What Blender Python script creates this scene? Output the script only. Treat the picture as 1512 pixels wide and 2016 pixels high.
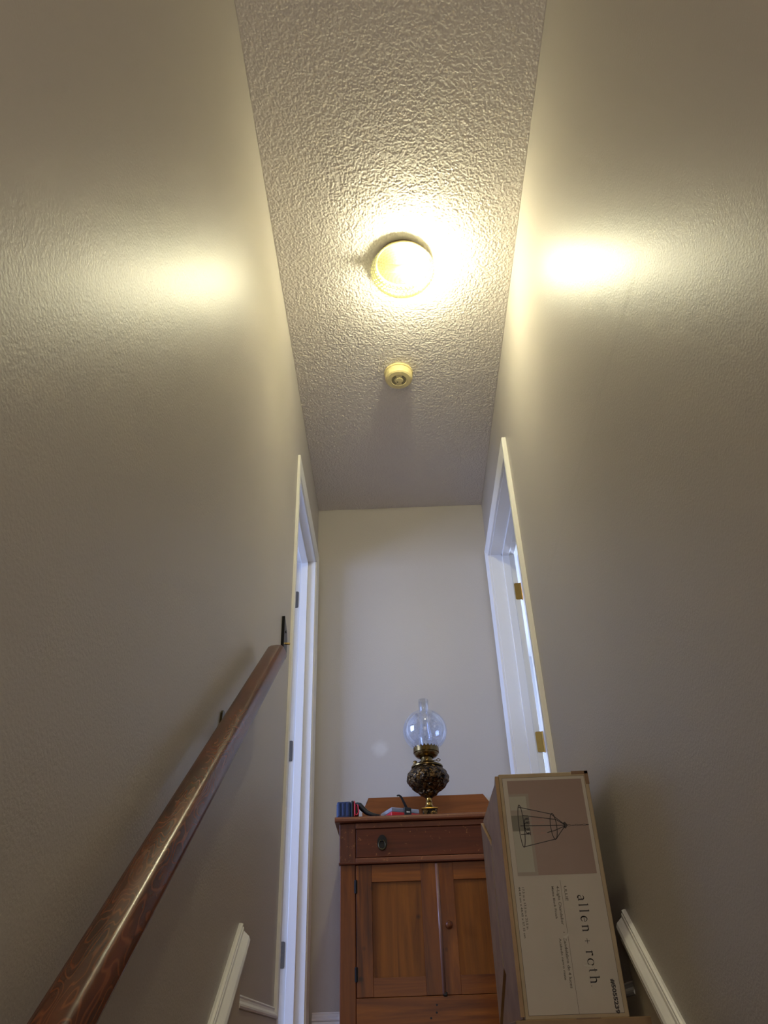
import bpy, bmesh, math, random
from mathutils import Vector, Matrix, noise as mnoise
random.seed(7)
for o in list(bpy.data.objects): bpy.data.objects.remove(o)
S = bpy.context.scene
COL = S.collection

# ------------------------------------------------------------------ camera
cd = bpy.data.cameras.new('camera'); cam = bpy.data.objects.new('camera', cd); COL.objects.link(cam)
cd.sensor_fit = 'HORIZONTAL'; cd.sensor_width = 36.0; cd.lens = 1533.8/1512*36.0
cd.clip_start = 0.02; cd.clip_end = 60
# rows: world X, Y, Z in image axes (right, down, forward)
RX = (0.99923958, -0.03858541, -0.00560595)
RY = (0.02670997, 0.57266167, 0.81935657)
RZ = (-0.0284049, -0.81888325, 0.57325682)
m = Matrix(((RX[0], -RX[1], -RX[2], 0.0), (RY[0], -RY[1], -RY[2], 0.0), (RZ[0], -RZ[1], -RZ[2], -0.02), (0, 0, 0, 1)))
cam.matrix_world = m
S.camera = cam

# ------------------------------------------------------------------ world, lights, exposure
S.view_settings.view_transform = 'Standard'; S.view_settings.look = 'None'
S.view_settings.exposure = 1.0; S.view_settings.gamma = 1.0; S.view_settings.use_curve_mapping = False
w = bpy.data.worlds.new('world'); S.world = w; w.use_nodes = True
w.node_tree.nodes['Background'].inputs[0].default_value = (0.55, 0.65, 0.8, 1)
w.node_tree.nodes['Background'].inputs[1].default_value = 0.02

BULB = 365.0       # emission of the ceiling bulb
def area(name, loc, target, sx, sy, power, col):
    l = bpy.data.lights.new(name, 'AREA'); l.shape = 'RECTANGLE'; l.size = sx; l.size_y = sy
    l.energy = power; l.color = col
    o = bpy.data.objects.new(name, l); COL.objects.link(o); o.location = loc
    d = Vector(target) - Vector(loc); o.rotation_euler = d.to_track_quat('-Z', 'Y').to_euler()
    return o
area('daylight_left_room', (-2.9, 2.1, 1.35), (-0.4, 3.1, 1.1), 1.2, 1.3, 46, (0.38, 0.52, 1.0))
area('daylight_right_room', (2.1, 5.2, 1.35), (0.5, 3.0, 1.0), 1.3, 1.3, 92, (0.52, 0.65, 1.0))
area('stairwell_fill', (0.06, -1.3, 0.6), (0.06, 1.2, 2.0), 0.8, 1.6, 8, (1.0, 0.90, 0.80))  # added fill from behind the camera, stands for no known lamp

# ------------------------------------------------------------------ helpers
def link(name, me, mat=None, parent=None, smooth=False, **props):
    o = bpy.data.objects.new(name, me); COL.objects.link(o)
    if mat is not None and not me.materials: me.materials.append(mat)
    if parent is not None: o.parent = parent
    if smooth:
        for p in me.polygons: p.use_smooth = True
    for k, v in props.items(): o[k] = v
    return o
def fin(name, bm, mat, parent=None, smooth=False, **props):
    bmesh.ops.recalc_face_normals(bm, faces=bm.faces)
    me = bpy.data.meshes.new(name); bm.to_mesh(me); bm.free()
    return link(name, me, mat, parent, smooth, **props)
def thing(name, label, cat, loc=(0, 0, 0), group=None, rot=(0, 0, 0)):
    o = bpy.data.objects.new(name, None); COL.objects.link(o); o.location = loc; o.rotation_euler = rot
    o['label'] = label; o['category'] = cat; o.empty_display_size = 0.05
    if group: o['group'] = group
    return o
def tag(o, label, cat, group=None):
    o['label'] = label; o['category'] = cat
    if group: o['group'] = group
    return o
def box(bm, x0, x1, y0, y1, z0, z1, bev=0.0, seg=2):
    t = bmesh.new()
    bmesh.ops.create_cube(t, size=1)
    for v in t.verts: v.co = Vector(((x0+x1)/2+v.co.x*(x1-x0), (y0+y1)/2+v.co.y*(y1-y0), (z0+z1)/2+v.co.z*(z1-z0)))
    if bev > 0: bmesh.ops.bevel(t, geom=list(t.edges), offset=bev, segments=seg, affect='EDGES', profile=0.5)
    me = bpy.data.meshes.new('t'); t.to_mesh(me); t.free(); bm.from_mesh(me); bpy.data.meshes.remove(me)
    return bm
def boxo(name, dims, mat, parent=None, bev=0.0, seg=2, **p):
    return fin(name, box(bmesh.new(), *dims, bev, seg), mat, parent, **p)
def lathe(prof, n=48, c=(0, 0, 0), bm=None, close=False):
    bm = bm or bmesh.new(); rings = []
    for r, z in prof:
        if r < 1e-6: rings.append([bm.verts.new((c[0], c[1], c[2]+z))])
        else: rings.append([bm.verts.new((c[0]+r*math.cos(2*math.pi*i/n), c[1]+r*math.sin(2*math.pi*i/n), c[2]+z)) for i in range(n)])
    for a, b in zip(rings, rings[1:]):
        for i in range(n):
            j = (i+1) % n
            if len(a) == 1 and len(b) == 1: continue
            if len(a) == 1: bm.faces.new((a[0], b[i], b[j]))
            elif len(b) == 1: bm.faces.new((a[i], a[j], b[0]))
            else: bm.faces.new((a[i], a[j], b[j], b[i]))
    return bm
def prism(pts, fn, a, b, bm=None):
    """polygon pts extruded between a and b; fn(p, q, t) -> xyz"""
    bm = bm or bmesh.new()
    A = [bm.verts.new(fn(p[0], p[1], a)) for p in pts]; B = [bm.verts.new(fn(p[0], p[1], b)) for p in pts]
    bm.faces.new(A); bm.faces.new(list(reversed(B))); n = len(pts)
    for i in range(n):
        j = (i+1) % n; bm.faces.new((A[i], B[i], B[j], A[j]))
    return bm
def tube(pts, r, n=10, bm=None, cap=True):
    bm = bm or bmesh.new(); pts = [Vector(p) for p in pts]; rings = []
    rr = r if isinstance(r, (list, tuple)) else [r]*len(pts)
    up = None
    for i, p in enumerate(pts):
        d = (pts[min(i+1, len(pts)-1)]-pts[max(i-1, 0)]).normalized()
        if up is None: up = Vector((0, 0, 1)) if abs(d.z) < 0.9 else Vector((1, 0, 0))
        s = d.cross(up).normalized(); up = s.cross(d).normalized()
        rings.append([bm.verts.new(p+(s*math.cos(2*math.pi*k/n)+up*math.sin(2*math.pi*k/n))*rr[i]) for k in range(n)])
    for a, b in zip(rings, rings[1:]):
        for i in range(n): j = (i+1) % n; bm.faces.new((a[i], a[j], b[j], b[i]))
    if cap: bm.faces.new(rings[0]); bm.faces.new(list(reversed(rings[-1])))
    return bm
def sharp(o, ang=35):
    me = o.data
    for p in me.polygons: p.use_smooth = True
    bm = bmesh.new(); bm.from_mesh(me)
    for e in bm.edges:
        if len(e.link_faces) == 2 and e.calc_face_angle(0) > math.radians(ang): e.smooth = False
    bm.to_mesh(me); bm.free()
    return o

# ------------------------------------------------------------------ materials
class N:
    def __init__(s, name):
        s.m = bpy.data.materials.new(name); s.m.use_nodes = True; s.t = s.m.node_tree
        s.b = s.t.nodes['Principled BSDF']; s.out = s.t.nodes['Material Output']
    def n(s, ty, **kw):
        nd = s.t.nodes.new(ty)
        for k, v in kw.items():
            if k.startswith('i_'):
                key = k[2:].replace('_', ' '); nd.inputs[key].default_value = v
            else: setattr(nd, k, v)
        return nd
    def l(s, a, b): s.t.links.new(a, b); return s
    def coord(s, scale=(1, 1, 1), rot=(0, 0, 0)):
        tc = s.n('ShaderNodeTexCoord'); mp = s.n('ShaderNodeMapping')
        mp.inputs['Scale'].default_value = scale; mp.inputs['Rotation'].default_value = rot
        s.l(tc.outputs['Object'], mp.inputs['Vector']); return mp.outputs['Vector']
    def noise(s, vec, scale, detail=3, rough=0.5, dist=0.0):
        nd = s.n('ShaderNodeTexNoise'); nd.inputs['Scale'].default_value = scale; nd.inputs['Detail'].default_value = detail
        nd.inputs['Roughness'].default_value = rough; nd.inputs['Distortion'].default_value = dist
        s.l(vec, nd.inputs['Vector']); return nd.outputs['Fac']
    def ramp(s, fac, stops):
        r = s.n('ShaderNodeValToRGB'); e = r.color_ramp.elements
        while len(e) < len(stops): e.new(0.5)
        for el, (p, c) in zip(e, stops): el.position = p; el.color = (c[0], c[1], c[2], 1)
        s.l(fac, r.inputs['Fac']); return r.outputs['Color']
    def math(s, op, a, b=None, c=None):
        nd = s.n('ShaderNodeMath', operation=op)
        for i, v in enumerate((a, b, c)):
            if v is None: continue
            if isinstance(v, (int, float)): nd.inputs[i].default_value = v
            else: s.l(v, nd.inputs[i])
        return nd.outputs[0]
    def bump(s, h, strength, dist, normal=None):
        b = s.n('ShaderNodeBump'); b.inputs['Strength'].default_value = strength; b.inputs['Distance'].default_value = dist
        s.l(h, b.inputs['Height'])
        if normal is not None: s.l(normal, b.inputs['Normal'])
        s.l(b.outputs['Normal'], s.b.inputs['Normal']); return b.outputs['Normal']
    def set(s, **kw):
        for k, v in kw.items(): s.b.inputs[k.replace('_', ' ')].default_value = v
        return s
def srgb(r, g, b):
    f = lambda c: (c/255/12.92) if c/255 <= 0.04045 else ((c/255+0.055)/1.055)**2.4
    return (f(r), f(g), f(b), 1)
def plain(name, col, rough=0.5, metal=0.0, spec=0.5, nb=None):
    q = N(name); q.set(Base_Color=col, Roughness=rough, Metallic=metal); q.b.inputs['Specular IOR Level'].default_value = spec
    if nb: q.bump(q.noise(q.coord(), nb[0], 3), nb[1], nb[2])
    return q.m

# painted wall, satin with roller stipple
def wall_material(name, patch=False, joint=False):
    q = N(name); v = q.coord()
    c = q.ramp(q.noise(v, 1.3, 2), [(0.3, srgb(184, 177, 167)), (0.7, srgb(188, 181, 171))])
    q.set(Roughness=0.42); q.b.inputs['Specular IOR Level'].default_value = 0.45
    h = q.noise(v, 330, 2, 0.5); h2 = q.noise(v, 190, 2, 0.5); h3 = q.noise(v, 2.2, 1)
    hh = q.math('ADD', q.math('MULTIPLY', h, 0.35), q.math('MULTIPLY', h2, 0.9)); hh = q.math('ADD', hh, q.math('MULTIPLY', h3, 4.0))
    if joint:
        sp = q.n('ShaderNodeSeparateXYZ'); q.l(v, sp.inputs[0])
        mr = q.n('ShaderNodeMapRange', interpolation_type='SMOOTHSTEP'); q.l(sp.outputs['Z'], mr.inputs[0])
        mr.inputs[1].default_value = 1.23; mr.inputs[2].default_value = 1.26; mr.inputs[3].default_value = 0; mr.inputs[4].default_value = 0.7
        hh = q.math('ADD', hh, mr.outputs[0])
    q.bump(hh, 0.5, 0.0010)
    if patch:   # paler soft-edged patch on the end wall
        vd = q.n('ShaderNodeVectorMath', operation='DISTANCE'); q.l(v, vd.inputs[0]); vd.inputs[1].default_value = (-0.0786, 3.48, 1.117)
        d = q.math('ADD', vd.outputs['Value'], q.math('MULTIPLY', q.math('SUBTRACT', q.noise(v, 40, 3), 0.5), 0.03))
        mr = q.n('ShaderNodeMapRange', interpolation_type='SMOOTHSTEP'); q.l(d, mr.inputs[0])
        mr.inputs[1].default_value = 0.012; mr.inputs[2].default_value = 0.050; mr.inputs[3].default_value = 0.45; mr.inputs[4].default_value = 0
        mx = q.n('ShaderNodeMix', data_type='RGBA'); q.l(mr.outputs[0], mx.inputs[0]); q.l(c, mx.inputs[6]); mx.inputs[7].default_value = srgb(222, 220, 212)
        c = mx.outputs[2]
    q.l(c, q.b.inputs['Base Color']); return q.m
M_wall = wall_material('wall_paint'); M_wall_r = wall_material('wall_paint_right', joint=True); M_wall_b = wall_material('wall_paint_end', patch=True)

q = N('stippled_ceiling'); v = q.coord()
q.set(Base_Color=srgb(210, 203, 196), Roughness=0.6); q.b.inputs['Specular IOR Level'].default_value = 0.4
q.bump(q.noise(v, 260, 3, 0.6), 0.5, 0.0012); M_ceil = q.m

M_trim = plain('white_gloss_paint', srgb(240, 238, 232), 0.32, nb=(60, 0.1, 0.0006))
M_skirt = plain('skirting_board_paint', srgb(196, 188, 170), 0.38, nb=(60, 0.1, 0.0006))
M_room = plain('room_paint', srgb(205, 205, 203), 0.7)
M_floor = N('landing_floor'); v = M_floor.coord((1, 8, 1)); M_floor.l(M_floor.ramp(M_floor.noise(v, 6, 4), [(0.3, srgb(96, 62, 38)), (0.7, srgb(128, 86, 54))]), M_floor.b.inputs['Base Color']); M_floor = M_floor.m

def wood(name, dark, mid, light, axis='Z', rough=0.38, scale=1.0, wear=0.0):
    q = N(name); st = {'X': (0.9, 14, 14), 'Y': (14, 0.9, 14), 'Z': (14, 14, 0.9)}[axis]
    v = q.coord(tuple(a*scale for a in st)); n1 = q.noise(v, 1.6, 5, 0.6, 1.2)
    v2 = q.coord(tuple(a*0.22*scale for a in st)); n2 = q.noise(v2, 2.0, 3, 0.5, 0.6)
    f = q.math('ADD', q.math('MULTIPLY', n1, 0.6), q.math('MULTIPLY', n2, 0.4))
    c = q.ramp(f, [(0.33, dark), (0.5, mid), (0.68, light)])
    vk = q.n('ShaderNodeTexVoronoi'); vk.inputs['Scale'].default_value = 9; q.l(q.coord(), vk.inputs['Vector'])
    kn = q.n('ShaderNodeMapRange'); q.l(vk.outputs['Distance'], kn.inputs[0]); kn.inputs[1].default_value = 0.03; kn.inputs[2].default_value = 0.10; kn.inputs[3].default_value = 0.35; kn.inputs[4].default_value = 1
    mx = q.n('ShaderNodeMix', data_type='RGBA', blend_type='MULTIPLY'); mx.inputs[0].default_value = 1
    q.l(c, mx.inputs[6]); q.l(kn.outputs[0], mx.inputs[7]); c = mx.outputs[2]
    if wear > 0:
        nw = q.noise(q.coord((1, 1, 1)), 55, 4, 0.7); nr = q.n('ShaderNodeMapRange'); q.l(nw, nr.inputs[0])
        nr.inputs[1].default_value = 0.66-0.08*wear; nr.inputs[2].default_value = 0.74; nr.inputs[3].default_value = 0; nr.inputs[4].default_value = 0.7
        m2 = q.n('ShaderNodeMix', data_type='RGBA'); q.l(nr.outputs[0], m2.inputs[0]); q.l(c, m2.inputs[6]); m2.inputs[7].default_value = srgb(170, 112, 60); c = m2.outputs[2]
    q.l(c, q.b.inputs['Base Color']); q.set(Roughness=rough); q.b.inputs['Specular IOR Level'].default_value = 0.3; q.bump(n1, 0.12, 0.001)
    return q.m
PD, PM, PL = srgb(58, 22, 3), srgb(116, 58, 10), srgb(150, 84, 18)
M_pineV = wood('pine_vertical_grain', PD, PM, PL, 'Z'); M_pineH = wood('pine_horizontal_grain', PD, PM, PL, 'X')
M_panel = wood('pine_panel', srgb(84, 42, 6), srgb(126, 70, 12), srgb(152, 90, 20), 'Z', 0.45)
M_back = wood('pine_backsplash', srgb(98, 50, 16), srgb(124, 68, 24), srgb(144, 84, 32), 'X', 0.42)
M_mahog = wood('dark_red_varnished_wood', srgb(48, 17, 5), srgb(80, 32, 8), srgb(104, 46, 14), 'X', 0.42, wear=0.2)
M_mahogV = wood('dark_worn_wood', srgb(54, 24, 12), srgb(92, 46, 22), srgb(126, 70, 34), 'Z', 0.42, wear=1.0)
M_topwood = wood('worn_top_wood', srgb(70, 34, 18), srgb(108, 58, 32), srgb(140, 84, 50), 'X', 0.4, wear=0.8)

q = N('varnished_dark_oak'); tc = q.coord((1, 1, 1))
d1 = q.n('ShaderNodeTexNoise'); d1.inputs['Scale'].default_value = 4.5; d1.inputs['Detail'].default_value = 2.5
q.l(q.coord((5.0, 1.0, 3.0)), d1.inputs['Vector'])
# contour lines of a stretched noise: looping cathedral veins
f = q.math('FRACT', q.math('MULTIPLY', d1.outputs['Fac'], 25.0))
tri = q.math('ABSOLUTE', q.math('SUBTRACT', f, 0.5))
veins = q.n('ShaderNodeMapRange', interpolation_type='SMOOTHSTEP'); q.l(tri, veins.inputs[0]); veins.inputs[1].default_value = 0.0; veins.inputs[2].default_value = 0.2; veins.inputs[3].default_value = 0.75; veins.inputs[4].default_value = 0
base = q.ramp(q.noise(q.coord((5, 1, 5)), 7, 3), [(0.35, srgb(60, 29, 15)), (0.65, srgb(100, 52, 28))])
fine = q.noise(q.coord((30, 2.5, 30)), 12, 3)
amt = q.math('MULTIPLY', veins.outputs[0], q.noise(tc, 9, 2))
amt = q.math('MULTIPLY', amt, 0.85)
mx = q.n('ShaderNodeMix', data_type='RGBA'); mx.clamp_factor = True; q.l(amt, mx.inputs[0]); q.l(base, mx.inputs[6]); mx.inputs[7].default_value = srgb(160, 88, 46)
q.l(mx.outputs[2], q.b.inputs['Base Color']); q.set(Roughness=0.27); q.b.inputs['Specular IOR Level'].default_value = 0.4; q.b.inputs['Coat Weight'].default_value = 0.12; q.b.inputs['Coat Roughness'].default_value = 0.2
q.bump(q.math('ADD', q.noise(tc, 60, 3), q.math('MULTIPLY', fine, 0.4)), 0.25, 0.0008); M_rail = q.m

M_black = plain('black_iron', srgb(28, 27, 26), 0.4, 0.6, nb=(200, 0.2, 0.0004))
M_bronze = plain('dark_bronze', srgb(74, 68, 48), 0.35, 0.9, nb=(160, 0.2, 0.0004))
M_brass = plain('aged_brass', srgb(176, 140, 72), 0.3, 1.0, nb=(160, 0.2, 0.0004))
M_nickel = plain('tarnished_nickel', srgb(120, 116, 108), 0.32, 1.0, nb=(160, 0.2, 0.0004))
M_screw = plain('brass_screw', srgb(220, 190, 120), 0.25, 1.0)
M_yellowed = plain('yellowed_plastic', srgb(220, 205, 148), 0.42, nb=(80, 0.05, 0.0004))
M_slot = plain('dark_slot', srgb(24, 22, 16), 0.7)
M_cream = plain('cream_enamel', srgb(190, 172, 118), 0.4); M_pan = plain('dull_brass_pan', srgb(112, 100, 62), 0.5, 0.3)
M_navy = plain('navy_plastic', srgb(30, 52, 92), 0.3, nb=(90, 0.1, 0.0005))
M_blackpl = plain('black_plastic', srgb(18, 18, 20), 0.4)
M_red = plain('red_plastic', srgb(200, 30, 38), 0.35)
M_tagw = plain('white_print', srgb(210, 210, 214), 0.5)

q = N('embossed_antique_brass'); v = q.coord()
n1 = q.noise(v, 70, 3, 0.6, 0.8); c = q.ramp(n1, [(0.42, srgb(30, 24, 18)), (0.58, srgb(112, 88, 54))])
q.l(c, q.b.inputs['Base Color']); q.set(Metallic=0.9, Roughness=0.25); q.bump(q.noise(v, 75, 3, 0.5, 1.0), 1.0, 0.006); M_emb = q.m
M_oldbrass = plain('antique_brass', srgb(120, 100, 62), 0.24, 1.0, nb=(50, 0.1, 0.0006))

def glass(name, transp, gloss_col, trans_col, tw, pattern=None):
    """thin clear glass: see-through + reflection + a little frosting"""
    q = N(name); t = q.t; t.nodes.remove(q.b)
    tr = q.n('ShaderNodeBsdfTransparent'); tr.inputs[0].default_value = transp
    gl = q.n('ShaderNodeBsdfGlossy'); gl.inputs['Color'].default_value = gloss_col; gl.inputs['Roughness'].default_value = 0.08
    df = q.n('ShaderNodeBsdfTranslucent'); df.inputs[0].default_value = trans_col
    d2 = q.n('ShaderNodeBsdfDiffuse'); d2.inputs[0].default_value = trans_col
    a0 = q.n('ShaderNodeMixShader'); a0.inputs[0].default_value = 0.5; q.l(df.outputs[0], a0.inputs[1]); q.l(d2.outputs[0], a0.inputs[2])
    a = q.n('ShaderNodeMixShader'); q.l(tr.outputs[0], a.inputs[1]); q.l(a0.outputs[0], a.inputs[2])
    if pattern:
        nz = q.noise(q.coord(), pattern[0], 4, 0.65, 1.0); mr = q.n('ShaderNodeMapRange'); q.l(nz, mr.inputs[0])
        mr.inputs[1].default_value = 0.42; mr.inputs[2].default_value = 0.6; mr.inputs[3].default_value = tw; mr.inputs[4].default_value = pattern[1]; q.l(mr.outputs[0], a.inputs[0])
    else: a.inputs[0].default_value = tw
    lw = q.n('ShaderNodeLayerWeight'); lw.inputs[0].default_value = 0.35
    mp = q.n('ShaderNodeMapRange'); q.l(lw.outputs['Facing'], mp.inputs[0]); mp.inputs[3].default_value = 0.05; mp.inputs[4].default_value = 0.6
    b = q.n('ShaderNodeMixShader'); q.l(mp.outputs[0], b.inputs[0]); q.l(a.outputs[0], b.inputs[1]); q.l(gl.outputs[0], b.inputs[2])
    if name.startswith('hobnail'):
        rc = q.ramp(lw.outputs['Facing'], [(0.15, transp[:3]), (0.75, (0.22, 0.25, 0.07))]); q.l(rc, tr.inputs[0])  # tint darkened at knob edges, standing in for refraction
    q.l(b.outputs[0], q.out.inputs[0]); return q.m
M_globe = glass('etched_globe_glass', (0.86, 0.9, 0.98, 1), (1, 1, 1, 1), (0.85, 0.9, 1, 1), 0.12, (55, 0.30))
M_chim = glass('clear_chimney_glass', (0.93, 0.95, 0.98, 1), (1, 1, 1, 1), (0.9, 0.93, 1, 1), 0.06)
M_dome = glass('hobnail_dome_glass', (0.93, 0.97, 0.70, 1), (1, 1, 0.9, 1), (0.9, 0.97, 0.5, 1), 0.03)
M_lid = glass('clear_lid_plastic', (0.7, 0.78, 0.9, 1), (1, 1, 1, 1), (0.75, 0.8, 0.92, 1), 0.45)

M_bulb = N('lit_bulb'); M_bulb.set(Base_Color=(1, 1, 1, 1)); M_bulb.b.inputs['Emission Color'].default_value = (1.0, 0.91, 0.87, 1); M_bulb.b.inputs['Emission Strength'].default_value = BULB; M_bulb = M_bulb.m

# ------------------------------------------------------------------ room shell
XL, XR, YB, H = -0.380, 0.509, 3.480, 2.440
T = 0.12
DL = (2.665, 3.390); DR = (2.600, 3.390); DH = 2.060
Y0 = -1.6; ZB = -2.3
def wall_with_door(name, x0, x1, door, mat):
    bm = bmesh.new()
    box(bm, x0, x1, Y0, door[0], ZB, H); box(bm, x0, x1, door[1], YB+0.15, ZB, H)
    box(bm, x0, x1, door[0], door[1], DH, H); box(bm, x0, x1, door[0], door[1], ZB, -0.002)
    return fin(name, bm, mat, kind='structure')
wall_with_door('wall_left', XL-T, XL, DL, M_wall)
wall_with_door('wall_right', XR, XR+T, DR, M_wall_r)
boxo('wall_end', (XL, XR, YB, YB+0.12, ZB, H), M_wall_b, kind='structure')
boxo('wall_rear', (XL-T, XR+T, Y0-0.1, Y0, ZB, H), M_wall, kind='structure')
# ceiling: slab with the stippled plaster modelled as a finely displaced underside
import numpy as np
rng = np.random.default_rng(5)
sp_ = 0.0018; ya_, yb_ = 0.15, YB
nx, ny = int((XR-XL)/sp_)+1, int((yb_-ya_)/sp_)+1
gx_ = np.linspace(XL, XR, nx); gy_ = np.linspace(ya_, yb_, ny)
hm = np.zeros((ny, nx))
nb_ = int((XR-XL)*(yb_-ya_)/0.0056**2)
bxs = rng.uniform(XL, XR, nb_); bys = rng.uniform(ya_, yb_, nb_); brs = rng.uniform(0.0024, 0.0050, nb_); bhs = rng.uniform(0.0006, 0.0025, nb_)
ang_ = rng.uniform(0, np.pi, nb_); asp = rng.uniform(1.0, 1.7, nb_)
K_ = 5
ci = np.round((bxs-XL)/sp_).astype(int); cj = np.round((bys-ya_)/sp_).astype(int)
for dj in range(-K_, K_+1):
    for di in range(-K_, K_+1):
        ii = ci+di; jj = cj+dj; ok = (ii >= 0) & (ii < nx) & (jj >= 0) & (jj < ny)
        ii_, jj_ = ii[ok], jj[ok]
        dx = gx_[ii_]-bxs[ok]; dy = gy_[jj_]-bys[ok]; c_, s_ = np.cos(ang_[ok]), np.sin(ang_[ok])
        u_ = (dx*c_+dy*s_)/asp[ok]; v_ = -dx*s_+dy*c_
        r2 = (u_*u_+v_*v_)/brs[ok]**2
        np.maximum.at(hm, (jj_, ii_), bhs[ok]*np.clip(1-r2, 0, 1)**0.8)
hm[:, 0] = 0; hm[:, -1] = 0; hm[0] = 0; hm[-1] = 0
co = np.empty((ny*nx, 3)); X_, Y_ = np.meshgrid(gx_, gy_); co[:, 0] = X_.ravel(); co[:, 1] = Y_.ravel(); co[:, 2] = (H-hm).ravel()
idx = np.arange(ny*nx).reshape(ny, nx)
fc = np.stack([idx[:-1, :-1], idx[1:, :-1], idx[1:, 1:], idx[:-1, 1:]], -1).reshape(-1, 4)
bxv = np.array([(x, y_, z_) for z_ in (H+0.0005, H+0.1) for y_ in (Y0-0.1, YB+0.15) for x in (XL-T, XR+T)]); b0 = ny*nx
bf = np.array([(0, 2, 3, 1), (4, 5, 7, 6), (0, 1, 5, 4), (2, 6, 7, 3), (0, 4, 6, 2), (1, 3, 7, 5)])+b0
co = np.vstack([co, bxv]); fc = np.vstack([fc, bf])
cm = bpy.data.meshes.new('ceiling'); cm.vertices.add(len(co)); cm.vertices.foreach_set('co', co.ravel()); cm.loops.add(fc.size); cm.loops.foreach_set('vertex_index', fc.ravel().astype(np.int32))
cm.polygons.add(len(fc)); cm.polygons.foreach_set('loop_start', np.arange(0, fc.size, 4, dtype=np.int32)); cm.polygons.foreach_set('loop_total', np.full(len(fc), 4, dtype=np.int32))
sm_ = np.ones(len(fc), dtype=bool); sm_[-6:] = False; cm.polygons.foreach_set('use_smooth', sm_); cm.update(); cm.validate()
link('ceiling', cm, M_ceil, kind='structure')
# landing and the stair flight that the camera stands on, one solid
pts = [(YB, -0.25), (YB, 0.0), (2.0, 0.0)]
y, z = 2.0, 0.0
while z > ZB+0.2 and y > Y0+0.3:
    z -= 0.19; pts.append((y, z)); y -= 0.235; pts.append((y, z))
pts += [(y, z-0.25)]
pts += [(1.75, -0.45), (2.2, -0.25)]
fin('floor', prism(pts, lambda p, q_, t: (t, p, q_), XL, XR), M_floor, kind='structure')
boxo('floor_lower', (XL, XR, Y0, 0.0, ZB-0.1, ZB+0.02), M_floor, kind='structure')
# rooms behind the two open doors
def room(name, x0, x1, y0, y1):
    bm = bmesh.new(); t = 0.05
    if x0 < 0:
        box(bm, x0-t, x0, y0, y1, 0, H)
    else:
        box(bm, x1, x1+t, y0, y1, 0, H)
    box(bm, x0, x1, y0-t, y0, 0, H); box(bm, x0, x1, y1, y1+t, 0, H)
    box(bm, x0, x1, y0, y1, H, H+t)
    fin('wall_'+name, bm, M_room, kind='structure')
    boxo('floor_'+name, (x0, x1, y0, y1, -0.05, -0.001), M_floor, kind='structure')
room('left_room', -3.2, XL-T, 1.2, 4.6)
room('right_room', XR+T, 3.4, 1.2, 5.5)

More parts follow.
